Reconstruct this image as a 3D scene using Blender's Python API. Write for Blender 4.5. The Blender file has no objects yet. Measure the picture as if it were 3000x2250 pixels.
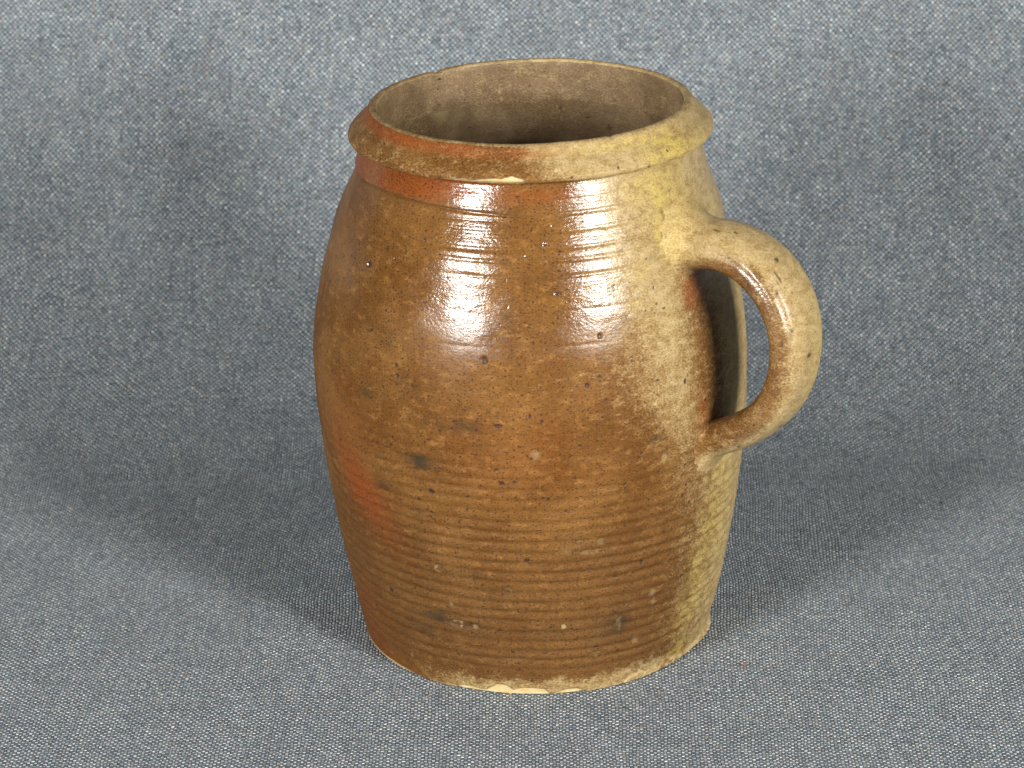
import bpy, math
import numpy as np
from mathutils import Matrix, Vector

sc = bpy.context.scene
col = sc.collection
R = math.radians

# ------------------------------------------------------------------ camera
cam_d = bpy.data.cameras.new('camera')
cam = bpy.data.objects.new('camera', cam_d)
col.objects.link(cam)
_r = Vector((0.99982983, 0.00173763, -0.01836561))
_u = Vector((0.01644679, 0.36696667, 0.93008869))
_f = Vector((-0.00835571, 0.93023247, -0.36687565))
cam.matrix_world = Matrix(((_r.x, _u.x, -_f.x, 0.0), (_r.y, _u.y, -_f.y, -1.19977), (_r.z, _u.z, -_f.z, 0.59444), (0, 0, 0, 1)))
cam_d.sensor_width = 36
cam_d.lens = 8000 / 3000 * 36
cam_d.clip_start = 0.05
cam_d.clip_end = 50
cam_d.dof.use_dof = True
cam_d.dof.focus_distance = 1.25
cam_d.dof.aperture_fstop = 16
sc.camera = cam

# ------------------------------------------------------------------ world, lamps, exposure
world = bpy.data.worlds.new('World')
sc.world = world
world.use_nodes = True
bg = world.node_tree.nodes['Background']
bg.inputs[0].default_value = (0.80, 0.90, 1.0, 1)
bg.inputs[1].default_value = 0.030
sc.view_settings.view_transform = 'Standard'
sc.view_settings.look = 'None'
sc.view_settings.exposure = 0
sc.view_settings.gamma = 1


def lamp(name, az, el, dist, w, h, power, colr, aim=(0, 0, 0.16)):
    d = bpy.data.lights.new(name, 'AREA')
    d.shape = 'RECTANGLE'
    d.size, d.size_y = w, h
    d.energy = power
    d.color = colr
    o = bpy.data.objects.new(name, d)
    a = Vector(aim)
    o.location = a + Vector((math.sin(az) * math.cos(el), -math.cos(az) * math.cos(el), math.sin(el))) * dist
    o.rotation_euler = (a - o.location).to_track_quat('-Z', 'Y').to_euler()
    col.objects.link(o)
    return o


lamp('studio_lamp', R(-36), R(16.5), 1.8, 0.36, 0.46, 42, (1.0, 0.975, 0.94))
lamp('studio_lamp', R(38), R(16.5), 1.8, 0.36, 0.46, 44, (1.0, 0.975, 0.94))

# ------------------------------------------------------------------ noise helpers (numpy)


def _hash(ix, iy, iz, seed):
    h = (ix.astype(np.uint32) * np.uint32(374761393) + iy.astype(np.uint32) * np.uint32(668265263)
         + iz.astype(np.uint32) * np.uint32(2147483647) + np.uint32(seed * 974711 + 1013))
    h = (h ^ (h >> np.uint32(13))) * np.uint32(1274126177)
    h = h ^ (h >> np.uint32(16))
    h = h * np.uint32(2246822519)
    h = h ^ (h >> np.uint32(15))
    return h.astype(np.float64) / 4294967295.0


def vnoise(P, scale, seed=0):
    """3-D value noise in 0..1; scale = size of one lattice cell (number or 3-vector)."""
    Q = P / np.asarray(scale, float) + 100.5
    i = np.floor(Q).astype(np.int64)
    f = Q - i
    f = f * f * f * (f * (f * 6 - 15) + 10)
    out = 0
    for a in (0, 1):
        for b in (0, 1):
            for c in (0, 1):
                w = (f[..., 0] if a else 1 - f[..., 0]) * (f[..., 1] if b else 1 - f[..., 1]) * (f[..., 2] if c else 1 - f[..., 2])
                out = out + w * _hash(i[..., 0] + a, i[..., 1] + b, i[..., 2] + c, seed)
    return out


def fbm(P, scale, seed=0, octs=3):
    s, a, t = 0, 1.0, 0
    for k in range(octs):
        s = s + a * vnoise(P, np.asarray(scale, float) / 2 ** k, seed + 17 * k)
        t += a
        a *= 0.5
    return s / t


def sstep(a, b, x):
    t = np.clip((x - a) / (b - a), 0, 1)
    return t * t * (3 - 2 * t)


def spline(zk, rk, z):
    zk = np.asarray(zk, float)
    rk = np.asarray(rk, float)
    n = len(zk)
    h = np.diff(zk)
    A = np.zeros((n, n))
    b = np.zeros(n)
    A[0, 0] = A[-1, -1] = 1
    for i in range(1, n - 1):
        A[i, i - 1] = h[i - 1]
        A[i, i] = 2 * (h[i - 1] + h[i])
        A[i, i + 1] = h[i]
        b[i] = 6 * ((rk[i + 1] - rk[i]) / h[i] - (rk[i] - rk[i - 1]) / h[i - 1])
    M = np.linalg.solve(A, b)
    i = np.clip(np.searchsorted(zk, z) - 1, 0, n - 2)
    t = z - zk[i]
    return rk[i] + t * ((rk[i + 1] - rk[i]) / h[i] - h[i] * (2 * M[i] + M[i + 1]) / 6 + t * (M[i] / 2 + t * (M[i + 1] - M[i]) / (6 * h[i])))


# ------------------------------------------------------------------ node helpers
class NT:
    def __init__(self, name):
        self.m = bpy.data.materials.new(name)
        self.m.use_nodes = True
        self.t = self.m.node_tree
        self.t.nodes.clear()

    def n(self, kind, **kw):
        nd = self.t.nodes.new(kind)
        for k, v in kw.items():
            setattr(nd, k, v)
        return nd

    def put(self, sock, v):
        if isinstance(v, bpy.types.NodeSocket):
            self.t.links.new(v, sock)
        elif v is not None:
            if hasattr(sock.default_value, '__len__') and not hasattr(v, '__len__'):
                v = [v] * len(sock.default_value)
            if hasattr(v, '__len__') and len(sock.default_value) == 4 and len(v) == 3:
                v = (*v, 1)
            sock.default_value = v

    def math(self, op, a, b=None, c=None, clamp=False):
        nd = self.n('ShaderNodeMath', operation=op, use_clamp=clamp)
        for s, v in zip(nd.inputs, (a, b, c)):
            if v is not None:
                self.put(s, v)
        return nd.outputs[0]

    def vmath(self, op, a, b=None):
        nd = self.n('ShaderNodeVectorMath', operation=op)
        self.put(nd.inputs[0], a)
        if b is not None:
            self.put(nd.inputs[1], b)
        return nd.outputs[0]

    def mix(self, f, a, b, mode='MIX'):
        nd = self.n('ShaderNodeMix', data_type='RGBA', blend_type=mode)
        self.put(nd.inputs[0], f)
        self.put(nd.inputs[6], a)
        self.put(nd.inputs[7], b)
        return nd.outputs[2]

    def mixf(self, f, a, b):
        nd = self.n('ShaderNodeMix', data_type='FLOAT')
        self.put(nd.inputs[0], f)
        self.put(nd.inputs[2], a)
        self.put(nd.inputs[3], b)
        return nd.outputs[0]

    def smooth(self, v, a, b):
        nd = self.n('ShaderNodeMapRange', interpolation_type='SMOOTHSTEP')
        self.put(nd.inputs[0], v)
        nd.inputs[1].default_value, nd.inputs[2].default_value = a, b
        return nd.outputs[0]

    def noise(self, vec, scale, detail=3, rough=0.55, dim='3D'):
        nd = self.n('ShaderNodeTexNoise', noise_dimensions=dim)
        self.put(nd.inputs['Vector'], vec)
        nd.inputs['Scale'].default_value = scale
        nd.inputs['Detail'].default_value = detail
        nd.inputs['Roughness'].default_value = rough
        return nd.outputs[0]

    def xyz(self, x, y, z=0.0):
        nd = self.n('ShaderNodeCombineXYZ')
        for s, v in zip(nd.inputs, (x, y, z)):
            self.put(s, v)
        return nd.outputs[0]

    def attr(self, name):
        nd = self.n('ShaderNodeAttribute', attribute_name=name)
        sp = self.n('ShaderNodeSeparateColor')
        self.t.links.new(nd.outputs['Color'], sp.inputs[0])
        return sp.outputs[0], sp.outputs[1], sp.outputs[2], nd.outputs['Alpha']

    def bump(self, h, dist, strength=1.0, normal=None):
        nd = self.n('ShaderNodeBump')
        nd.inputs['Distance'].default_value = dist
        nd.inputs['Strength'].default_value = strength
        self.put(nd.inputs['Height'], h)
        if normal is not None:
            self.put(nd.inputs['Normal'], normal)
        return nd.outputs[0]

    def out(self, **kw):
        p = self.n('ShaderNodeBsdfPrincipled')
        for k, v in kw.items():
            self.put(p.inputs[k.replace('_', ' ')], v)
        o = self.n('ShaderNodeOutputMaterial')
        self.t.links.new(p.outputs[0], o.inputs[0])
        return self.m


# ------------------------------------------------------------------ salt glazed stoneware
def stoneware(name, interior=False):
    t = NT(name)
    obj = t.n('ShaderNodeTexCoord').outputs['Object']
    ash, red, dark, cream = t.attr('tint')
    yellow, gloss, groove, rust = t.attr('wear')
    big = t.noise(obj, 32, 4, 0.6)
    flat = t.vmath('MULTIPLY', obj, (1.0, 1.0, 1.7))
    mid = t.noise(flat, 180, 3, 0.6)
    grain = t.noise(flat, 900, 3, 0.65)
    grain2 = t.noise(t.vmath('ADD', flat, (3.1, 1.7, 0.3)), 1500, 2, 0.6)
    if interior:
        c = t.mix(t.smooth(big, 0.35, 0.68), (0.115, 0.072, 0.036), (0.20, 0.135, 0.075))
    else:
        c = t.mix(t.smooth(big, 0.33, 0.68), (0.116, 0.047, 0.0095), (0.178, 0.083, 0.0220))
        c = t.mix(t.smooth(mid, 0.5, 0.75), c, (0.222, 0.104, 0.027))
    if not interior:
        lower_dim = t.n('ShaderNodeAttribute', attribute_name='lower_dim').outputs['Fac']
        c = t.mix(t.math('MULTIPLY', lower_dim, .6), c, t.mix(mid, (0.080, 0.036, 0.0110), (0.124, 0.061, 0.0210)))  # duller brown low on the wall, standing in for weaker light there
    # ash bloom: soft in the middle, broken into flecks at its edge
    fleck = t.math('ADD', ash, t.math('MULTIPLY', t.math('SUBTRACT', grain, 0.5), 1.15))
    fleck = t.math('ADD', fleck, t.math('MULTIPLY', t.math('SUBTRACT', mid, 0.5), 0.6))
    am = t.smooth(fleck, 0.12, 1.0)
    ashc = t.mix(t.smooth(mid, 0.35, 0.65), (0.335, 0.237, 0.098), (0.42, 0.318, 0.155))
    c = t.mix(t.math('MULTIPLY', am, 0.86), c, ashc)
    ym = t.math('MULTIPLY', yellow, t.smooth(mid, 0.3, 0.6))
    c = t.mix(t.math('MULTIPLY', ym, .85), c, (0.46, 0.350, 0.082))
    rm = t.math('MULTIPLY', red, t.smooth(t.math('ADD', grain, t.math('MULTIPLY', red, 0.5)), 0.35, 0.75))
    c = t.mix(t.math('MULTIPLY', rm, .85), c, (0.215, 0.047, 0.0095))
    # grain of the fired clay
    g = t.math('ADD', t.math('MULTIPLY', grain, 0.9), t.math('MULTIPLY', grain2, 0.9))
    gm = t.n('ShaderNodeMapRange')
    t.put(gm.inputs[0], g)
    gm.inputs[1].default_value, gm.inputs[2].default_value, gm.inputs[3].default_value, gm.inputs[4].default_value = 0.55, 1.25, 0.62, 1.42
    c = t.mix(1.0, c, gm.outputs[0], 'MULTIPLY')
    c = t.mix(t.math('MULTIPLY', groove, 0.62), c, (0.085, 0.037, 0.009))
    # iron specks
    for sc_, rad, dens, seed in ((140, .16, .74, 2.0), (420, .28, .66, 5.0)) if interior else ((170, 0.20, 0.70, 0.0), (330, 0.27, 0.52, 4.0), (560, 0.36, 0.50, 9.0), (820, 0.42, 0.48, 15.0)):
        v = t.n('ShaderNodeTexVoronoi', feature='F1')
        t.put(v.inputs['Vector'], t.vmath('ADD', flat, (seed, seed, seed)))
        v.inputs['Scale'].default_value = sc_
        rnd = t.n('ShaderNodeSeparateColor')
        t.put(rnd.inputs[0], v.outputs['Color'])
        on = t.smooth(t.math('ADD', rnd.outputs[0], t.math('MULTIPLY', dark, 0.6)), dens + 0.10, dens + 0.24)
        edge = t.math('ADD', v.outputs['Distance'], t.math('MULTIPLY', t.math('SUBTRACT', grain2, 0.5), 0.35))
        sp = t.math('SUBTRACT', 1.0, t.smooth(edge, rad * 0.45, rad))
        sp = t.math('MULTIPLY', t.math('MULTIPLY', sp, on), t.math('SUBTRACT', 1.0, t.math('MULTIPLY', ash, 0.72)))
        c = t.mix(t.math('MULTIPLY', sp, 0.8), c, (0.035, 0.017, 0.012))
    dm = t.math('MULTIPLY', dark, t.smooth(t.math('ADD', t.math('ADD', t.math('MULTIPLY', grain, .6), t.math('MULTIPLY', grain2, .5)), t.math('MULTIPLY', dark, 0.35)), 0.50, 0.82))
    c = t.mix(t.math('MULTIPLY', dm, .8), c, (0.040, 0.029, 0.015))
    c = t.mix(t.math('MULTIPLY', rust, 0.85), c, (0.032, 0.014, 0.012))
    c = t.mix(cream, c, t.mix(t.smooth(mid, 0.4, 0.65), (0.54, 0.44, 0.24), (0.52, 0.37, 0.16)))
    # surface
    lump = t.noise(flat, 640, 2, 0.5)
    h = t.math('ADD', t.math('MULTIPLY', lump, 0.75), t.math('MULTIPLY', grain, 0.35))
    nrm = t.bump(h, 0.00026 if not interior else 0.0003, 0.7)
    rough = t.mixf(gloss, 0.58, 0.10)
    rough = t.math('ADD', rough, t.math('MULTIPLY', t.math('SUBTRACT', grain, 0.5), 0.14))
    rough = t.math('ADD', rough, t.math('MULTIPLY', cream, 0.25), clamp=True)
    spec = t.mixf(t.smooth(gloss, .25, .85), 0.10, 0.66) if not interior else 0.2
    return t.out(Base_Color=c, Roughness=rough, Normal=nrm, Specular_IOR_Level=spec,
                 Coat_Weight=0.0 if interior else t.math('MULTIPLY', t.smooth(gloss, .4, .9), .22), Coat_Roughness=.14, Coat_Normal=nrm)


mat_glaze = stoneware('salt_glazed_stoneware')
mat_inside = stoneware('bare_stoneware_inside', True)


def grid_mesh(name, P, mats, tint=None, wear=None, wrap=True, caps=(), mat_rows=None, parent=None, lower_dim=None):
    """P: rows x cols x 3. wrap closes each row into a ring."""
    nr, nc = P.shape[:2]
    me = bpy.data.meshes.new(name)
    idx = np.arange(nr * nc).reshape(nr, nc)
    j2 = np.roll(idx, -1, 1) if wrap else idx[:, 1:]
    j1 = idx if wrap else idx[:, :-1]
    q = np.stack([j1[:-1], j2[:-1], j2[1:], j1[1:]], -1).reshape(-1, 4)
    faces = [q]
    me.vertices.add(nr * nc)
    me.vertices.foreach_set('co', P.reshape(-1).astype(np.float32))
    loops = q.reshape(-1)
    sizes = np.full(len(q), 4)
    for c in caps:
        ring = idx[c] if c != 0 else idx[c][::-1]
        loops = np.concatenate([loops, ring])
        sizes = np.concatenate([sizes, [nc]])
    me.loops.add(len(loops))
    me.loops.foreach_set('vertex_index', loops.astype(np.int32))
    me.polygons.add(len(sizes))
    starts = np.concatenate([[0], np.cumsum(sizes)[:-1]])
    me.polygons.foreach_set('loop_start', starts.astype(np.int32))
    me.polygons.foreach_set('use_smooth', np.ones(len(sizes), bool))
    for m in mats:
        me.materials.append(m)
    if mat_rows is not None:
        mi = np.repeat(np.asarray(mat_rows)[:nr - 1], nc if wrap else nc - 1)
        mi = np.concatenate([mi, np.zeros(len(sizes) - len(mi), int)])
        me.polygons.foreach_set('material_index', mi.astype(np.int32))
    me.update(calc_edges=True)
    for nm, A in (('tint', tint), ('wear', wear)):
        if A is not None:
            at = me.attributes.new(nm, 'FLOAT_COLOR', 'POINT')
            at.data.foreach_set('color', A.reshape(-1).astype(np.float32))
    if lower_dim is not None:
        me.attributes.new('lower_dim', 'FLOAT', 'POINT').data.foreach_set('value', lower_dim.reshape(-1).astype(np.float32))
    o = bpy.data.objects.new(name, me)
    col.objects.link(o)
    if parent is not None:
        o.parent = parent
    return o


# ------------------------------------------------------------------ the jug
ZK = [0, .015, .04, .07, .10, .13, .155, .18, .20, .215, .228, .242, .2455]
RK = [.08286, .08647, .09142, .09629, .09991, .1016, .10072, .09634, .09117, .08671, .08111, .07720, .0764]
CK = [-.00134, -.00088, -.00038, -.00073, -.00117, -.0020, -.0020, -.0019, -.0015, -.0008, -.0002, 0.0, 0.0]
TILT = 0.0132
D2 = np.pi / 180

jug = bpy.data.objects.new('stoneware_jug', None)
col.objects.link(jug)
jug['label'] = 'brown salt-glazed stoneware jug with a chipped collar rim and one loop handle'
jug['category'] = 'jug'

phi = np.concatenate([np.linspace(-105, 105, 900, endpoint=False), np.linspace(105, 255, 150, endpoint=False)]) * D2


def ring_pts(rad, z, cx, ph):
    return np.stack([cx + rad * np.sin(ph), -rad * np.cos(ph), z], -1)


def wrapd(a):
    return (a + np.pi) % (2 * np.pi) - np.pi


def spot(ph, z, p0, z0, rx, rz, rad=0.095, soft=0.5, ang=0.0, jag=None):
    """soft elliptical mask on the wall, rx/rz in metres"""
    u = wrapd(ph - p0 * D2) * rad
    v = z - z0
    ca, sa = math.cos(ang), math.sin(ang)
    d = np.sqrt(((u * ca + v * sa) / rx) ** 2 + ((-u * sa + v * ca) / rz) ** 2)
    if jag is not None:
        d = d + jag
    return 1 - sstep(1 - soft, 1 + soft, d)


def ash_mask(ph, z, P):
    """where wood ash settled: the handle side, high on the shoulder, and down the right flank"""
    a0 = np.interp(z, [0, .02, .05, .08, .11, .13, .15, .175, .19, .205, .225, .243, .262], [48, 47, 48, 49, 43, 35, 27, 21, 18, 15, 14, 12, 2])
    wd = np.interp(z, [0, .05, .11, .15, .19, .225, .262], [50, 52, 50, 46, 36, 24, 16])
    p = wrapd(ph - 70 * D2) / D2 + 70
    far = 1 - sstep(150, 215, p)
    m = sstep(-0.5, 0.5, (p - a0 - 4) / wd) * far
    return np.clip(m + 0.35 * (fbm(P, .03, 3) - 0.5), 0, 1)


# ---- body: outer wall, foot and inner wall in one sheet
NZ = 560
zo = np.linspace(0, .2450, NZ)
zz, pp = np.meshgrid(zo, phi, indexing='ij')
r0 = spline(ZK, RK, zo)[:, None] + 0 * pp
cx = np.interp(zo, ZK, CK)[:, None] + 0 * pp
P0 = ring_pts(r0, zz, cx, pp)

disp = np.zeros_like(zz)
disp += 0.0011 * (fbm(P0, (.05, .05, .035), 1) - 0.5)                     # slightly out of round
disp += 0.0004 * (fbm(P0, (.012, .012, .006), 2) - 0.5)
# throwing ridges of the lower half, one slow spiral
wob = 1.5 * (vnoise(P0, (.05, .05, .012), 5) - 0.5) + 0.8 * (vnoise(P0, (.02, .02, .008), 6) - 0.5)
ph_r = zz / .0053 * 2 * np.pi + pp * 1.0 + wob
rid = np.sin(ph_r) * 0.9 + 0.12 * np.sin(2.0 * ph_r + 1.0)
amp_r = (1 - sstep(.085, .150, zz)) * sstep(.009, .02, zz) * (0.40 + 0.80 * vnoise(P0, (.030, .030, .008), 7))
amp_r = amp_r + 0.03 * sstep(.15, .19, zz)
disp += 0.00038 * rid * amp_r
groove = np.clip(.35 - .65 * rid, 0, 1) * amp_r * 0.27
# fine combing of the shoulder
fine = np.sin(zz / .0013 * 2 * np.pi + 5 * (vnoise(P0, (.04, .04, .004), 8) - .5))
disp += 0.000045 * fine * sstep(.185, .225, zz) * (0.3 + 1.2 * vnoise(P0, (.03, .03, .006), 9))
# turned lines on the shoulder: (height, depth, half width, from, to)
for z0, dp, hw, a, b in ((.2366, .00010, .0005, 5, 80), (.2306, .00025, .0007, 2, 75), (.2240, .00030, .0008, 0, 70), (.2173, .00030, .0008, -60, 60),
                         (.2123, .00030, .0009, -70, 60), (.2058, .00030, .0007, -20, 60), (.2282, .00022, .0005, -45, 5), (.2165, .00025, .0006, -50, 0),
                         (.1912, .00020, .0005, 8, 40), (.176, .00016, .0008, -60, 50), (.163, .00014, .001, -60, 60), (.149, .00014, .001, -70, 60)):
    zc = z0 + 0.0012 * (vnoise(P0 * [1, 1, 0], .04, int(z0 * 1e4)) - 0.5)
    g = np.exp(-((zz - zc) / hw) ** 2) * sstep(a - 12, a + 12, wrapd(pp) / D2) * (1 - sstep(b - 15, b + 15, wrapd(pp) / D2))
    disp -= (1.2 if z0 > .2 else .6) * dp * g
# the deep turned line under the collar: a step that dies out at the front
pd = wrapd(pp) / D2
zc = np.interp(pd, [-180, -82, -51, -35, -24, -13, 4, 20], [.2318, .2318, .2330, .2324, .2319, .2313, .2294, .2280])
fade = (1 - sstep(-28, 8, pd)) * sstep(-175, -130, pd)
disp += fade * 0.0009 * sstep(-.0005, .0005, zz - zc) * (1 - sstep(.004, .012, zz - zc))
cut = np.exp(-((zz - zc) / .0006) ** 2) * fade
disp -= 0.0012 * cut

tint = np.zeros(zz.shape + (4,))
wear = np.zeros(zz.shape + (4,))
jag = 1.0 * (fbm(P0, .004, 21) - 0.5)
jag2 = 1.4 * (fbm(P0, .012, 22) - 0.5)
# pits: angle, height, half sizes (mm), depth (mm), halo
rust = np.zeros_like(zz)
halo = np.zeros_like(zz)
pits = [(-11.6, .1706, 1.3, 1.6, .9), (-8.1, .1414, 1.9, .7, .9), (-35.6, .1583, .8, .8, .6), (-36.2, .1629, .8, .7, .6), (-45.9, .1749, 1.0, .6, .4),
        (-51.3, .2016, 1.6, 1.5, .9), (-48.0, .2000, .5, .5, .4), (-7.8, .1137, 1.0, 1.0, .7), (-4.6, .1144, 1.1, .8, .6), (-27, .106, 1.3, 1.2, .4),
        (-2.4, .0748, 1.2, .9, .4), (-46.6, .0453, 1.2, .9, .3), (-10.9, .0362, .8, .7, .3), (18.4, .1791, 1.0, 1.2, .6), (14.3, .1582, .8, 1.2, .5),
        (42.9, .1504, .8, 1.3, .4), (17.6, .1615, .9, .6, .4), (7.4, .1986, 1.1, .7, .4), (35.9, .1949, .7, .8, .3), (47.2, .1998, 1.3, 1.2, .2),
        (4, .2191, .7, .9, .7), (2.7, .1435, .6, .7, .4), (-.2, .1459, .5, 1.1, .4), (-30.9, .1009, .6, .9, .3), (-20, .0925, .6, .5, .3), (-17, .0905, .7, .5, .3),
        (-5.5, .0145, .8, .5, .3), (-1.5, .0085, 1.0, .4, .3), (28, .1205, .7, .6, .3), (31, .0985, .6, .6, .3), (8, .0995, .7, .6, .3), (30, .0665, .9, .6, .3),
        (-60, .115, .6, .9, .3), (-38, .125, .8, .5, .3), (-14, .127, .8, .4, .3), (22, .062, .8, .5, .3), (45, .09, .6, .7, .3), (12, .131, .9, .5, .3)]
rng = np.random.default_rng(11)
for _ in range(95):
    zr_ = rng.uniform(.012, .228)
    pits.append((rng.uniform(-88, 88), zr_, rng.uniform(.35, .75) * rng.choice([1, 1, 1.6]), rng.uniform(.32, .65), rng.uniform(.15, .4)))
for p0, z0, a, b, dp in pits:
    s = spot(pp, zz, p0, z0, a * .001, b * .001, soft=0.45, jag=jag * .5)
    rust = np.maximum(rust, s)
    disp -= dp * .001 * s * 0.8
    h = spot(pp, zz, p0, z0, a * .0024, b * .0024, soft=0.8, jag=jag * .5)
    halo = np.maximum(halo, h * (1 - s) * (a > .65))
    disp += 0.00012 * h * (1 - s) * (a > .65)
# lens shaped scars and dents
dark = np.zeros_like(zz)
cream = np.zeros_like(zz)
for p0, z0, a, b, dp, dk, cr in ((-22, .0372, 8.5, 1.9, .9, .55, .35), (18.3, .0215, 4.2, 1.5, .5, .15, .1), (11.5, .0825, 2.2, 1.7, .5, .4, .1), (17.5, .0822, 2.4, 1.6, .6, .5, .1),
                                 (14.5, .0775, 5, 1.2, .3, .3, .1), (.3, .035, 3.6, 1.6, .3, .35, .25), (7.3, .0386, 1.6, 1.2, .4, .4, .45), (-27.5, .066, 2.2, 2.0, .3, .5, .25),
                                 (-8.1, .0586, 2.5, 2.0, .3, .45, .15), (24.4, .036, 4.0, 3.5, .2, .8, .12), (28.3, .185, 2.2, 1.2, -.25, .35, .3)):
    s = spot(pp, zz, p0, z0, a * .001, b * .001, soft=0.25, jag=jag * .35)
    e = spot(pp, zz, p0, z0, a * .0014, b * .0015, soft=0.35, jag=jag * .6)
    disp -= dp * .001 * s
    dark = np.maximum(dark, dk * e * (0.4 + 0.9 * fbm(P0, .004, 31)))
    cream = np.maximum(cream, cr * s * sstep(.52, .66, fbm(P0, .0025, 33)))
    dark = np.maximum(dark, dk * 0.6 * spot(pp, zz, p0 - 3, z0 - .001, a * .0024, b * .003, soft=0.9, jag=jag2))
# smoky smudges
for p0, z0, a, b, k in ((-29.3, .1203, 9, 4, .75), (-40.2, .1735, 5, 4, .45), (-33.6, .1544, 9, 5, .4), (-31.7, .0938, 6, 3, .5), (-43.7, .1456, 10, 4, .55), (-31, .0385, 12, 4, .6),
                        (-42.9, .1025, 6, 3, .5), (-48, .165, 7, 5, .35), (-22, .140, 14, 4, .45), (-12, .131, 10, 3, .3), (6, .0345, 12, 4, .3), (-36, .078, 9, 3, .35), (33, .128, 5, 3, .5),
                        (-38, .030, 14, 5, .4), (-20, .0655, 8, 3, .35), (28, .083, 9, 4, .25), (9, .086, 9, 3, .3), (-15, .020, 20, 5, .22), (60, .05, 5, 5, .35)):
    dark = np.maximum(dark, min(1, k * 1.25) * spot(pp, zz, p0, z0, a * .0009, b * .00085, soft=0.9, jag=jag2) * (.35 + 1.1 * vnoise(P0, (.006, .006, .0035), 35)))
# pale spots
for p0, z0, a, b, k in ((1.2, .1276, 1.6, 1.7, .35), (35.5, .1163, 1.4, 1.9, .55), (-25, .0475, 1.2, 1.0, .5), (28.3, .186, 1.6, 1.0, .45), (30, .0245, 1.5, 1.5, .3), (34.5, .048, 1.6, 1.6, .4),
                        (35, .043, 1.2, 1.2, .3), (-7, .0205, 6, .5, .3), (-43, .011, .7, 1.2, .5), (-30, .0055, .6, .8, .35), (-37, .0485, .8, .6, .4), (8, .079, 2.5, 1.2, .22)):
    cream = np.maximum(cream, .62 * k * spot(pp, zz, p0, z0, a * .001, b * .001, soft=0.85, jag=jag * 1.5))
# foot: chips and crusted edge
edge_n = fbm(P0 * [1, 1, .3], .006, 41)
chip_h = 1.25 * np.interp(pd, [-27, -25, -21, -18.5, -16.5, -13, -9.5, -7.5, -5, -1, 2.5, 4, 5, 9, 13, 16], [0, 1.2, 1.6, .9, 1.0, 3.9, 4.3, 2.0, 3.1, 2.9, 2.6, .8, .4, 2.0, 1.5, 0]) * .001
chip = sstep(-.0004, .0003, chip_h + .0012 * (edge_n - .5) - zz) * (chip_h > .0002)
disp -= chip * (.0008 + .0004 * edge_n)
cream = np.maximum(cream, chip)
crust_h = (np.interp(pd, [24, 32, 40, 55, 68, 90, 110], [0, .003, .0042, .0032, .0035, .003, 0])) * (0.5 + 1.0 * edge_n)
crust = sstep(-.0012, .0012, crust_h - zz)
disp += crust * .0013 * (fbm(P0, .002, 43) - .3) + .0018 * crust * spot(pp, zz, 76, .002, .013, .005, soft=.8)
cream = np.maximum(cream, .75 * crust * sstep(.35, .6, fbm(P0, .003, 44)))
cream = np.maximum(cream, .55 * spot(pp, zz, 36, .0045, .011, .005, soft=.9, jag=jag2) * sstep(.45, .65, fbm(P0, .003, 45)))
cream = np.maximum(cream, .8 * sstep(-.0004, .0004, .0009 + .0008 * (edge_n - .6) - zz) * sstep(-95, -75, pd) * (1 - sstep(-52, -40, pd)))
# fire flush
red = np.zeros_like(zz)
band = sstep(.0, .002, zz - zc) * (1 - sstep(-46, -8, pd + (zz - .236) * -2500)) * sstep(-150, -110, pd)
red = np.maximum(red, band * (.70 + .6 * (fbm(P0, .02, 51) - .5)))
red = np.maximum(red, .45 * np.exp(-((zz - .2385) / .004) ** 2) * (1 - sstep(8, 34, pd)) * sstep(-30, -8, pd))
u = pd + 53 + (.1 - zz) * -330
red = np.maximum(red, .85 * np.exp(-(u / 9) ** 2) * np.exp(-((zz - .098) / .024) ** 2))
red = np.maximum(red, .35 * np.exp(-((pd + 58) / 14) ** 2) * np.exp(-((zz - .125) / .02) ** 2))
red = np.maximum(red, .30 * np.exp(-((pd + 62) / 16) ** 2) * (1 - sstep(.02, .07, zz)))
red = np.maximum(red, .7 * spot(pp, zz, 51, .1895, .0065, .009, soft=.95, jag=jag2))
red = np.maximum(red, .5 * spot(pp, zz, 50, .131, .006, .010, soft=.95, jag=jag2))
red = np.maximum(red, .22 * spot(pp, zz, -5, .125, .03, .02, soft=.9, jag=jag2))
ash = ash_mask(pp, zz, P0)
ash = ash * (1 - .75 * spot(pp, zz, 52, .16, .012, .046, soft=.85, jag=jag2 * .4))
ash = np.maximum(ash, .70 * (1 - sstep(.004, .014, zz + .006 * (edge_n - .5))) * sstep(-50, -20, pd) * (1 - sstep(40, 60, pd)))
yel = np.zeros_like(zz)
for p0, z0, a, b, k in ((52, .225, 16, 16, .7), (38, .236, 11, 6, .5), (44, .231, 5, 8, .8), (47, .222, 7, 9, .6), (41, .2145, 3, 5, .85), (58, .104, 9, 16, .45), (58, .077, 9, 18, .5), (54, .052, 9, 16, .45), (52, .028, 10, 14, .45),
                        (52, .007, 8, 5, .6), (33, .203, 4, 4, .3), (70, .20, 10, 25, .3), (29, .19, 3, 2, .35), (62, .09, 8, 50, .35)):
    yel = np.maximum(yel, k * spot(pp, zz, p0, z0, a * .001, b * .001, soft=.85, jag=jag2))
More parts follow.
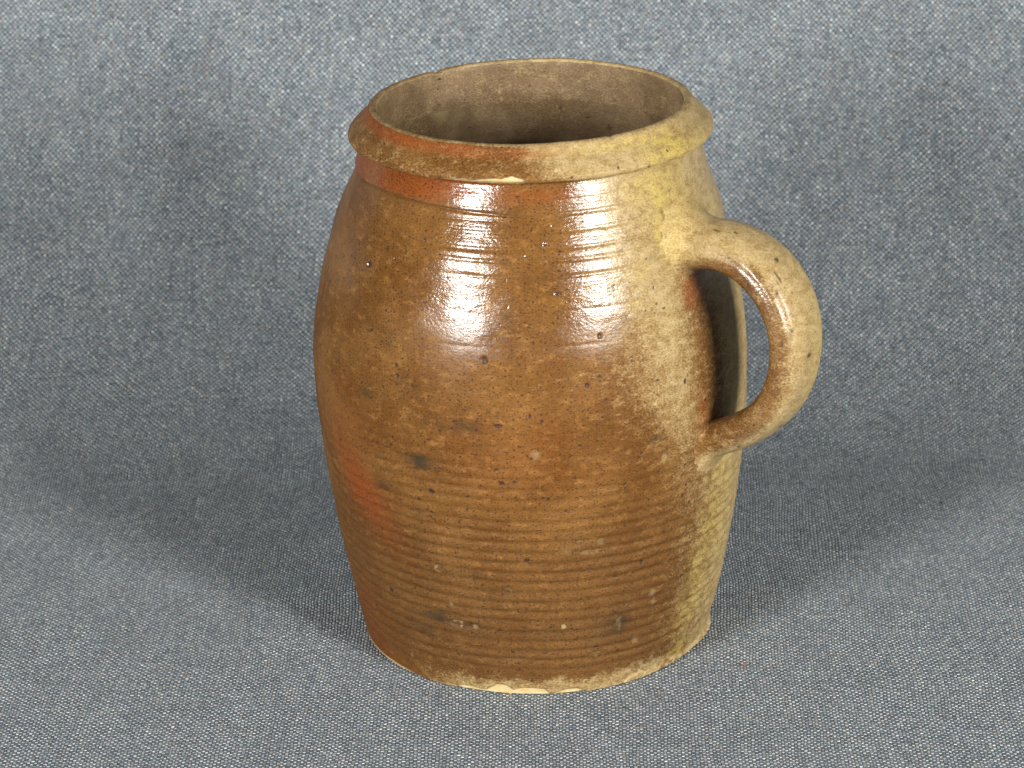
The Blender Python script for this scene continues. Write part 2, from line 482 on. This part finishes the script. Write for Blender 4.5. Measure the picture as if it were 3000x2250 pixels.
# short rust runs above the handle
for p0, z0 in ((44, .2235), (41.5, .2150), (53, .2205), (56, .2195)):
    rust = np.maximum(rust, .45 * spot(pp, zz, p0, z0, .0009, .0022, soft=.6, jag=jag))
gloss = .60 * sstep(.158, .20, zz) + .26 + .35 * (fbm(P0, (.02, .02, .01), 61) - .5)
gloss -= .30 * ash
gloss *= .45 + .55 * sstep(-75, -40, pd)
gloss = np.clip(gloss - .2 * (1 - sstep(.02, .10, zz)), 0, 1)
gloss = np.maximum(gloss, rust * .45)
tint[..., 0], tint[..., 1], tint[..., 2], tint[..., 3] = ash, red, dark, cream
wear[..., 0], wear[..., 1], wear[..., 2], wear[..., 3] = yel, gloss, np.clip(groove * .55 + cut * .9, 0, 1), rust
tint[..., 2] = np.maximum(tint[..., 2], halo * .25)

disp -= .0016 * sstep(.2432, .2446, zz)
tz = TILT * sstep(.205, .243, zz)
ro = r0 + disp
OUT = ring_pts(ro, zz + tz * ro * np.sin(pp), cx, pp)

# inner wall (downwards from the neck) and floor
zi = np.concatenate([np.linspace(.2402, .02, 150), [.014, .011, .010]])
ri = np.concatenate([np.interp(zi[:150], [0, .02, .06, .10, .13, .16, .19, .215, .230, .2402], [.07, .078, .086, .0915, .0932, .0915, .0858, .0780, .0727, .0700]), [.076, .068, .002]])
zzi, ppi = np.meshgrid(zi, phi, indexing='ij')
Pi = ring_pts(ri[:, None] + 0 * ppi, zzi, 0 * ppi, ppi)
rin = ri[:, None] + 0.0006 * (fbm(Pi, .03, 71) - .5) * (1 - sstep(.228, .2402, zzi)) + 0.00018 * np.sin(zzi / .0062 * 2 * np.pi + ppi) * (ri[:, None] > .01) * (1 - sstep(.215, .235, zzi))
INN = ring_pts(rin, zzi + TILT * sstep(.205, .243, zzi) * rin * np.sin(ppi), np.interp(zi, ZK, CK)[:, None] + 0 * ppi, ppi)
tin = np.zeros(zzi.shape + (4,))
win = np.zeros(zzi.shape + (4,))
tin[..., 2] = .65 * sstep(.45, .75, fbm(Pi, (.02, .02, .008), 72)) * (1 - sstep(.215, .24, zzi)) + .25 * (1 - sstep(.19, .225, zzi))  # dark patches, plus shade deepening down the mouth put into the colour
pdi = wrapd(ppi - np.pi) / D2
for p0, z0, a, b, k in ((37, .240, 4, 5, .22), (8, .222, 3, 7, .10), (19, .211, 2, 3, .12), (17, .207, 3, 1.5, .12), (-12, .214, 7, 7, .14), (30, .228, 4, 10, .12)):
    tin[..., 3] = np.maximum(tin[..., 3], k * spot(ppi, zzi, 180 + p0, z0, a * .001, b * .001, rad=.075, soft=.9, jag=1.2 * (fbm(Pi, .008, 73) - .5)))
tin[..., 0] = .28 * sstep(.205, .235, zzi) * (.3 + .9 * fbm(Pi, .025, 74))
rin_p = np.zeros_like(zzi)
for p0, z0, a, b in ((-31, .2275, 1.6, .9), (-35, .219, 1.0, .7), (-25, .218, .8, .8), (-39, .216, .8, .6), (-5, .2435, .8, .6), (24, .2275, .7, .5), (-12, .236, .5, .5)):
    rin_p = np.maximum(rin_p, .8 * spot(ppi, zzi, 180 + p0, z0, a * .001, b * .001, rad=.075, soft=.4, jag=.6 * (fbm(Pi, .002, 75) - .5)))
win[..., 3] = rin_p
win[..., 1] = .1

# foot: underside ring in, then the two sheets are one mesh through the foot centre
und_r = np.array([.002, .05, .076, .0815])
und_z = np.array([.0025, .002, .0006, .0002])
UND = np.stack([ring_pts(np.full(len(phi), a), np.full(len(phi), b), np.full(len(phi), CK[0]), phi) for a, b in zip(und_r, und_z)])
body_P = np.concatenate([UND, OUT])
zt = np.zeros(UND.shape[:2] + (4,))
zt[..., 3] = .6
lower_dim = np.clip(.95 * sstep(.002, .012, zz) * (1 - sstep(.02, .12, zz + .05 * (fbm(P0, (.04, .04, .02), 63) - .5))) + .15, 0, 1)  # darkens the lower wall in colour, as if less lit near the foot
body = grid_mesh('body', body_P, [mat_glaze, mat_inside], np.concatenate([zt, tint]), np.concatenate([zt * 0, wear]), caps=(0,), parent=jug, lower_dim=np.concatenate([zt[..., 0], lower_dim]))
inner = grid_mesh('inner_wall', INN, [mat_inside], tin, win, caps=(len(zi) - 1,), parent=jug)

# ---- rim: collar with a sloping flange and a flat lip
prof = [(.0765, .2440), (.0767, .2446), (.0774, .2450), (.0786, .2451), (.0800, .2452), (.0814, .2454), (.08245, .2459), (.08300, .2467), (.08315, .2477), (.0824, .2491),
        (.0811, .2507), (.0797, .2521), (.0782, .2534), (.0768, .2546), (.0757, .2559), (.0748, .2573), (.0740, .2586), (.0731, .2595), (.0721, .2600), (.0711, .2601),
        (.0702, .2598), (.0697, .2588), (.0695, .2570), (.0696, .2540), (.0698, .2500), (.0698, .2440), (.0700, .2400)]
pr = np.array(prof)
seg = np.concatenate([[0], np.cumsum(np.hypot(*np.diff(pr, axis=0).T))])
ss = np.linspace(0, seg[-1], 150)
rr_ = spline(seg, pr[:, 0], ss)
rz_ = spline(seg, pr[:, 1], ss)
S, PH = np.meshgrid(ss, phi, indexing='ij')
rr2 = rr_[:, None] + 0 * PH
rz2 = rz_[:, None] + 0 * PH
Pr = ring_pts(rr2, rz2, 0 * PH, PH)
pdr = wrapd(PH) / D2
rr2 = rr2 + .0006 * (fbm(Pr, .03, 81) - .5) + .00025 * (fbm(Pr, .006, 82) - .5)
rz2 = rz2 + .0009 * (fbm(Pr * [1, 1, 0], .035, 83) - .5) + .0003 * (fbm(Pr * [1, 1, 0], .008, 84) - .5)
lower = (ss < seg[16])[:, None]
outer_f = (ss < seg[18])[:, None]
# chips along the flange edge
ch = np.interp(pdr, [-66, -64, -61, -59, -56, -53, -44, -38, -30, -27, -23, -21.5, -18, -14, -10, -6, -2.5, -1.5, 0, 6],
               [0, 1.0, 1.6, .8, 1.1, .1, .05, .05, .12, .6, 1.1, 1.4, 1.0, 1.8, 2.1, 3.0, 2.3, .8, 0.1, 0]) * .001
jr = fbm(Pr, .0035, 85)
chm = sstep(-.0005, .0004, ch * (.65 + .7 * jr) - np.clip(rz2 - .2457, 0, 1)) * outer_f * (ch > .00012) * (rr2 > .0795)
rr2 = rr2 - chm * (.0010 + .0008 * jr)
rz2 = rz2 + chm * .0005
# small nick in the far left lip
nick = np.exp(-((wrapd(PH - (180 + 38) * D2)) / .035) ** 2) * (rz_[:, None] > .2565)
rz2 = rz2 - .0011 * nick
nick2 = np.exp(-((wrapd(PH - 29 * D2)) / .02) ** 2) * (rz_[:, None] > .2575)
rz2 = rz2 - .0005 * nick2
rt = np.zeros(PH.shape + (4,))
rw = np.zeros(PH.shape + (4,))
face = rz_[:, None]
on_face = ((ss > seg[6]) & (ss < seg[17]))[:, None]
a_ = ash_mask(PH, rz2, Pr)
af = sstep(-.5, .5, (pdr - 4 + (face - .25) * 900) / 26) * (1 - sstep(160, 200, pdr))
af = np.clip(af + .4 * (fbm(Pr, .012, 86) - .5) * (pdr > -25), 0, 1)
lipm = ((ss > seg[17]) & (ss < seg[21]))[:, None]
rt[..., 0] = np.where(lipm, .62 + .2 * (pdr > 0), np.where(ss[:, None] > seg[20], .26, np.maximum(af, .26)))
rt[..., 1] = on_face * sstep(.2535, .2562, face + .0008 * (fbm(Pr, .01, 87) - .5)) * (1 - sstep(-2, 20, pdr)) * sstep(-125, -95, pdr) * (.62 + .5 * (fbm(Pr, .012, 96) - .4)) * (1 - .45 * sstep(-40, -5, pdr))
rt[..., 1] = np.maximum(rt[..., 1], (ss < seg[3])[:, None] * .5 * (1 - sstep(15, 40, pdr)))
rt[..., 2] = .3 * lipm * (1 - sstep(-10, 30, pdr)) + (ss > seg[21])[:, None] * .12
flk = sstep(.66, .74, fbm(Pr, .0014, 88)) * sstep(.2515, .246, rz2) * (1 - sstep(-12, 12, pdr)) * outer_f
rt[..., 3] = np.clip(np.maximum(chm, .45 * flk), 0, 1)
yr = np.maximum(1.0 * spot(PH, face, 52, .2480, .018, .007, rad=.08, soft=.8, jag=1.4 * (fbm(Pr, .01, 89) - .5)), .6 * spot(PH, face, 34, .2565, .018, .002, rad=.075, soft=.8, jag=1.4 * (fbm(Pr, .008, 90) - .5)))
rw[..., 0] = yr * outer_f
rw[..., 1] = np.where(ss[:, None] < seg[4], .6, np.where(outer_f, .24, .15))
rk_ = np.zeros_like(face + 0 * PH)
for p0, z0 in ((61, .2445), (12, .2475), (27, .249), (38, .2465), (47, .2505), (33, .2455), (-38, .2475), (-19, .2455)):
    rk_ = np.maximum(rk_, spot(PH, face, p0, z0, .0006, .0006, rad=.08, soft=.4))
rw[..., 3] = rk_ * outer_f
RIM = ring_pts(rr2, rz2 + TILT * rr2 * np.sin(PH), 0 * PH, PH)
ins_rows = (ss > seg[20]).astype(int)
rim = grid_mesh('rim', RIM, [mat_glaze, mat_inside], rt, rw, mat_rows=ins_rows, parent=jug)
rim['label'] = 'sloping collar rim with chipped lower edge'

# ---- handle: a strap that leaves the shoulder and returns to the belly
HA = 54.5 * D2
hc = np.array([(.0780, .2035), (.0885, .2062), (.0985, .2079), (.1077, .2078), (.1222, .2030), (.1330, .1928), (.1390, .1797), (.1402, .1678), (.1377, .1528), (.1298, .1380), (.1191, .1278), (.1070, .1203), (.0990, .1163), (.0900, .1120)])
hs = np.concatenate([[0], np.cumsum(np.hypot(*np.diff(hc, axis=0).T))])
NS, NA = 240, 96
hu = np.linspace(0, hs[-1], NS)
hr = spline(hs, hc[:, 0], hu)
hz = spline(hs, hc[:, 1], hu)
tr = np.gradient(hr, hu)
tzv = np.gradient(hz, hu)
ln = np.hypot(tr, tzv)
tr, tzv = tr / ln, tzv / ln
hfrac = hu / hs[-1]
W = np.interp(hfrac, [0, .15, .3, .5, .7, .85, 1], [.0152, .0158, .0168, .0162, .0150, .0134, .0120])
T = np.interp(hfrac, [0, .15, .3, .5, .7, .85, 1], [.0122, .0116, .0104, .0093, .0090, .0088, .0080])
ang = np.linspace(0, 2 * np.pi, NA, endpoint=False)
ca, sa = np.cos(ang), np.sin(ang)
ex = (2 / np.interp(hfrac, [0, .12, .3, .7, .9, 1], [2.0, 2.0, 2.3, 2.3, 2.1, 2.0]))[:, None]
cs = np.sign(ca) * np.abs(ca)[None, :] ** ex
sn = np.sign(sa) * np.abs(sa)[None, :] ** ex
# normal in the (rho, z) plane pointing away from the loop's centre
nr_, nz_ = -tzv, tr
flip = np.sign(((hr - .115) * nr_ + (hz - .163) * nz_).mean())
nr_, nz_ = nr_ * flip, nz_ * flip
A2, _ = np.meshgrid(ang, hu)
sidev = cs * W[:, None]
outv = sn * T[:, None]
# inner face a little flatter, a shallow pull line beside the front edge
outv = np.where(outv < 0, outv * .86, outv)
hp = np.stack([hu[:, None] + 0 * A2, A2 * .012, 0 * A2], -1)
pull = -.00035 * np.exp(-((A2 - 2.55) / .13) ** 2) - .00025 * np.exp(-((A2 - 2.95) / .12) ** 2)
env = sstep(.05, .2, hfrac)[:, None] * (1 - sstep(.85, .97, hfrac)[:, None])
nzs = .0007 * (fbm(hp, .02, 91) - .5) + .0003 * (fbm(hp, (.03, .003, 1), 92) - .5)
scl = 1 + (pull * env + nzs) / .012
sidev, outv = sidev * scl, outv * scl


def handle_xyz(sv, ov):
    rho = hr[:, None] + nr_[:, None] * ov
    zv = hz[:, None] + nz_[:, None] * ov
    return np.stack([rho * math.sin(HA) + sv * math.cos(HA), -rho * math.cos(HA) + sv * math.sin(HA), zv], -1)


def wall_gap(P):
    zc_ = np.clip(P[..., 2], 0, .2455)
    return np.hypot(P[..., 0] - np.interp(zc_, ZK, CK), P[..., 1]) - spline(ZK, RK, zc_)


# concave fillets where the strap was luted to the wall, wide on the outside, tight inside the loop
gap = wall_gap(handle_xyz(sidev, outv))
o_ = (sn + 1) / 2
top_half = (hfrac < .5)[:, None]
front = np.clip(-cs, 0, 1)
RF = np.where(top_half, .0028 + .0120 * o_ ** 2.6 + .0012 * front, .0012 + .0085 * o_ ** 2.6 + .0004 * front)
RF = RF * (.85 + .3 * fbm(hp, .01, 97))
q_ = np.clip(1 - gap / RF, 0, 1)
fil = RF * (1 - np.sqrt(np.clip(1 - q_ * q_, 0, 1))) 
ln2 = np.hypot(sidev, outv)
sidev = sidev * (1 + fil / ln2)
outv = outv * (1 + fil / ln2)
HP = handle_xyz(sidev, outv)
gain = (wall_gap(HP) - gap) * (fil > 1e-5) * sstep(0, .35, q_)
rd = np.stack([HP[..., 0] + .0015, HP[..., 1]], -1)
rd = rd / np.linalg.norm(rd, axis=-1, keepdims=True)
HP[..., :2] -= rd * (gain + .0002 * q_)[..., None]
near1 = np.exp(-(np.clip(gap, 0, 1) / .008) ** 2) * top_half
ht = np.zeros(A2.shape + (4,))
hw_ = np.zeros(A2.shape + (4,))
# angle pi = front edge, pi/2 = outer face, 3pi/2 = inner face
brown = sstep(2.05, 3.05, A2 - .9 * (1 - sstep(.1, .3, hfrac))[:, None] + .5 * (fbm(hp, (.012, .006, 1), 93) - .5)) * (1 - sstep(5.4, 6.1, A2))
ashh = np.clip(1 - .68 * brown, 0, 1)
ashh = np.maximum(ashh, .6 * sstep(.88, 1.0, hfrac)[:, None])
ashh = np.maximum(ashh, .55 * near1)
ht[..., 0] = np.clip(ashh + .35 * (fbm(hp, .006, 98) - .5), 0, 1)
ht[..., 1] = .15 * brown * sstep(3.6, 4.4, A2)
ht[..., 2] = .12 * brown * sstep(.5, .75, fbm(hp, (.02, .004, 1), 94))
hw_[..., 0] = .7 * np.exp(-((A2 - .85) / .5) ** 2) * sstep(.42, .55, hfrac)[:, None] * (1 - sstep(.72, .82, hfrac)[:, None]) + .35 * np.exp(-((A2 - .7) / .6) ** 2)
hw_[..., 0] = np.maximum(hw_[..., 0], .35 * near1 * (o_ > .35))
hw_[..., 1] = (.40 + .35 * brown) * (1 - .75 * sstep(.80, .92, hfrac)[:, None]) * (1 - .4 * near1)
hrst = np.zeros_like(A2)
for s0, a0, l, w in ((.52, 1.75, .0011, .10), (.30, 1.75, .0010, .08), (.33, 2.1, .0026, .035), (.34, 2.2, .0022, .03), (.72, 1.75, .0013, .08), (.36, 2.45, .0008, .06), (.45, 2.4, .0007, .06), (.2, 1.9, .0008, .05), (.55, 1.4, .0005, .04), (.16, 2.1, .0012, .04), (.48, 2.9, .001, .05), (.83, 2.4, .0009, .08)):
    d = np.sqrt(((hu[:, None] - s0 * hs[-1]) / l) ** 2 + ((A2 - a0) / w) ** 2)
    hrst = np.maximum(hrst, 1 - sstep(.6, 1.3, d + .6 * (fbm(hp, .0015, 95) - .5)))
hw_[..., 3] = hrst
handle = grid_mesh('handle', HP, [mat_glaze], ht, hw_, parent=jug)

# ------------------------------------------------------------------ the cloth: floor, curve and leaning back in one sheet
LEAN = R(18)
RC = 0.19
turn = math.pi / 2 - LEAN
tan_len = RC * math.tan(turn / 2)
y_bend = 0.305 - tan_len


def cloth_path(s):
    """s = 0 under the jug axis; returns y, z, and the normal"""
    s1 = s - y_bend
    th = np.clip(s1 / RC, 0, turn)
    y = np.where(s1 < 0, s, y_bend + RC * np.sin(th))
    z = np.where(s1 < 0, 0.0, RC * (1 - np.cos(th)))
    over = np.maximum(s1 - RC * turn, 0)
    y = y + over * math.cos(turn)
    z = z + over * math.sin(turn)
    return y, z, -np.sin(th), np.cos(th)


cu = np.linspace(-1.3, 1.3, 520)
cv = np.linspace(-0.95, 1.25, 440)
V, U = np.meshgrid(cv, cu, indexing='ij')
y, z, ny, nz = cloth_path(V)
CP = np.stack([U, V, 0 * U], -1)
h = .016 * (fbm(CP, (.10, .6, 1), 101, 2) - .5) + .004 * (fbm(CP, (.08, .12, 1), 102) - .5)
h = h * sstep(.12, .34, V) + .0022 * (fbm(CP, (.12, .12, 1), 103) - .5) * sstep(.12, .26, np.hypot(U, V))
h = h + .010 * np.exp(-((U + .225 + .15 * (V - .4)) / .030) ** 2) * sstep(.30, .45, V) - .008 * np.exp(-((U - .20) / .035) ** 2) * sstep(.30, .5, V)
XYZ = np.stack([U, y + ny * h, z + nz * h - .0006], -1)


def woven():
    t = NT('woven_grey_blue_cloth')
    uv = t.n('ShaderNodeUVMap', uv_map='thread').outputs[0]
    warp = t.n('ShaderNodeTexNoise')
    t.put(warp.inputs['Vector'], uv)
    warp.inputs['Scale'].default_value = 9
    warp.inputs['Detail'].default_value = 2
    off = t.vmath('MULTIPLY', t.vmath('SUBTRACT', warp.outputs[1], (.5, .5, .5)), (.012, .012, 0))
    uv = t.vmath('ADD', uv, off)
    pitch = .00153
    st = t.vmath('SCALE', uv)
    st.node.inputs['Scale'].default_value = 1 / pitch
    sep = t.n('ShaderNodeSeparateXYZ')
    t.put(sep.inputs[0], st)
    # yarns wander a little
    wv = t.math('MULTIPLY', t.math('SUBTRACT', t.noise(st, .5, 2), .5), 1.15)
    wu = t.math('MULTIPLY', t.math('SUBTRACT', t.noise(t.vmath('ADD', st, (37, 11, 5)), .35, 2), .5), .9)
    x = t.math('ADD', sep.outputs[0], wu)
    yv = t.math('ADD', sep.outputs[1], wv)
    i, j = t.math('FLOOR', x), t.math('FLOOR', yv)
    fx, fy = t.math('SUBTRACT', x, i), t.math('SUBTRACT', yv, j)
    par = t.math('FLOORED_MODULO', t.math('ADD', i, j), 2.0)       # 1 = warp on top
    sx = t.math('SINE', t.math('MULTIPLY', fx, math.pi))
    sy = t.math('SINE', t.math('MULTIPLY', fy, math.pi))
    hw = t.math('MULTIPLY', t.math('POWER', sx, .55), t.math('POWER', sy, .8))
    hf = t.math('MULTIPLY', t.math('POWER', sy, .55), t.math('MULTIPLY', t.math('POWER', sx, .5), .62))
    hgt = t.mixf(par, hf, hw)
    # yarn colours: each yarn drifts between pale grey, blue grey, violet grey and tan along its run
    wn = t.noise(t.xyz(t.math('MULTIPLY', i, 3.17), t.math('MULTIPLY', yv, .05), 0.0), 1.0, 2, .5)
    fn = t.noise(t.xyz(t.math('MULTIPLY', x, .05), t.math('MULTIPLY', j, 3.17), 7.0), 1.0, 2, .6)
    cell = t.n('ShaderNodeTexWhiteNoise', noise_dimensions='2D')
    t.put(cell.inputs['Vector'], t.xyz(i, j))
    cs_ = t.n('ShaderNodeSeparateColor')
    t.put(cs_.inputs[0], cell.outputs['Color'])
    wr = t.n('ShaderNodeValToRGB')
    t.put(wr.inputs[0], t.math('ADD', t.math('ADD', .25, t.math('MULTIPLY', wn, .5)), t.math('MULTIPLY', t.math('SUBTRACT', cs_.outputs[0], .5), .34)))
    el = wr.color_ramp.elements
    el[0].position, el[0].color = .18, (.24, .275, .30, 1)
    el[1].position, el[1].color = .80, (.80, .82, .79, 1)
    for p_, c_ in ((.36, (.38, .43, .46, 1)), (.47, (.50, .56, .57, 1)), (.56, (.56, .565, .60, 1)), (.66, (.66, .70, .68, 1))):
        e = el.new(p_)
        e.color = c_
    fr = t.n('ShaderNodeValToRGB')
    t.put(fr.inputs[0], t.math('ADD', t.math('ADD', .25, t.math('MULTIPLY', fn, .5)), t.math('MULTIPLY', t.math('SUBTRACT', cs_.outputs[1], .5), .3)))
    el = fr.color_ramp.elements
    el[0].position, el[0].color = .25, (.10, .115, .13, 1)
    el[1].position, el[1].color = .78, (.30, .32, .34, 1)
    for p_, c_ in ((.42, (.15, .175, .20, 1)), (.52, (.185, .19, .22, 1)), (.62, (.22, .24, .245, 1))):
        e = el.new(p_)
        e.color = c_
    c = t.mix(par, fr.outputs[0], wr.outputs[0])
    c = t.mix(1.0, c, t.math('ADD', .80, t.math('MULTIPLY', cs_.outputs[1], .40)), 'MULTIPLY')
    tint_ = t.n('ShaderNodeTexNoise')
    t.put(tint_.inputs['Vector'], t.vmath('MULTIPLY', st, (.23, .23, 0)))
    tint_.inputs['Detail'].default_value = 3
    tint_.inputs['Roughness'].default_value = .75
    tv = t.vmath('ADD', t.vmath('MULTIPLY', t.vmath('SUBTRACT', tint_.outputs[1], (.5, .5, .5)), (.20, .15, .24)), (.845, .885, .905))
    c = t.mix(1.0, c, tv, 'MULTIPLY')
    tanm = t.smooth(cs_.outputs[2], .90, .97)
    c = t.mix(t.math('MULTIPLY', tanm, .35), c, (.46, .36, .24))
    blot = t.noise(uv, 38, 4, .6)
    bm = t.n('ShaderNodeMapRange')
    t.put(bm.inputs[0], blot)
    bm.inputs[1].default_value, bm.inputs[2].default_value, bm.inputs[3].default_value, bm.inputs[4].default_value = .3, .7, .9, 1.1
    c = t.mix(1.0, c, bm.outputs[0], 'MULTIPLY')
    # gaps between yarns darken to near black, and yarn tops brighten
    c = t.mix(t.smooth(hgt, .02, .45), (.030, .034, .045), c)
    c = t.mix(1.0, c, t.math('ADD', .80, t.math('MULTIPLY', t.math('POWER', hgt, 1.6), .50)), 'MULTIPLY')
    nrm = t.bump(hgt, .0009, 1.0)
    return t.out(Base_Color=c, Roughness=.78, Normal=nrm, Specular_IOR_Level=.25, Sheen_Weight=.08)


cloth = grid_mesh('cloth', XYZ, [woven()], wrap=False)
uvl = cloth.data.uv_layers.new(name='thread')
lv = np.empty(len(cloth.data.loops), np.int32)
cloth.data.loops.foreach_get('vertex_index', lv)
uv = np.stack([U.ravel(), V.ravel()], -1)
ct, st_ = math.cos(R(1.5)), math.sin(R(1.5))
uv = uv @ np.array([[ct, st_], [-st_, ct]])
uvl.data.foreach_set('uv', uv[lv].reshape(-1).astype(np.float32))
cloth['label'] = 'blue grey woven cloth spread under and curving up behind the jug'
cloth['category'] = 'cloth'


# ------------------------------------------------------------------ bits of lint on the cloth
def plain(name, c):
    t = NT(name)
    tc = t.n('ShaderNodeTexCoord').outputs['Object']
    n = t.noise(tc, 1500, 2)
    return t.out(Base_Color=t.mix(n, [v * .6 for v in c], c), Roughness=.9)


def fibre(name, pts, rad, m, label, cat):
    """a thin bent tube lying on the cloth"""
    pts = [Vector(p) for p in pts]
    ns = 6
    P = np.zeros((len(pts), ns, 3))
    for k, p in enumerate(pts):
        d = (pts[min(k + 1, len(pts) - 1)] - pts[max(k - 1, 0)]).normalized()
        s = d.cross(Vector((0, 0, 1))).normalized()
        w = s.cross(d)
        q = rad * (.35 if k in (0, len(pts) - 1) else 1)
        for a in range(ns):
            v = p + s * math.cos(a / ns * 2 * math.pi) * q + w * math.sin(a / ns * 2 * math.pi) * q
            P[k, a] = v
    o = grid_mesh(name, P - np.array(pts[0]), [m], caps=(0, len(pts) - 1))
    o.location = pts[0]
    o['label'] = label
    o['category'] = cat
    return o


RED = plain('rusty_lint', (.25, .11, .07))
TAN = plain('tan_lint', (.62, .42, .14))
GRY = plain('pale_hair', (.40, .36, .28))
DRK = plain('dark_crumb', (.012, .010, .012))

fibre('lint_speck', [(.0945, -.0577, .0006), (.0958, -.0572, .0009), (.0972, -.0574, .0006)], .00055, RED, 'rust red lint speck on the cloth to the right of the jug foot', 'lint')
fibre('lint_speck', [(-.2495, .1346, .0006), (-.2491, .1350, .0008), (-.2487, .1349, .0006)], .0006, TAN, 'yellow tan lint speck on the far left of the cloth', 'lint')
fibre('lint_speck', [(-.1402, .0660, .0006), (-.1398, .0663, .0008), (-.1394, .0661, .0006)], .0006, TAN, 'orange tan lint speck on the cloth left of the jug belly', 'lint')
fibre('crumb', [(.2138, .1242, .0006), (.2142, .1236, .0009), (.2147, .1232, .0006)], .0008, DRK, 'black crumb lying on the cloth far right below the handle', 'crumb')
fibre('hair', [(-.0535, -.0868, .0005), (-.0522, -.0850, .0008), (-.0512, -.0836, .0009), (-.0502, -.0826, .0008), (-.0494, -.0806, .0006), (-.0492, -.0792, .0004)], .00013, GRY, 'short pale hair on the cloth in front of the jug foot', 'hair')
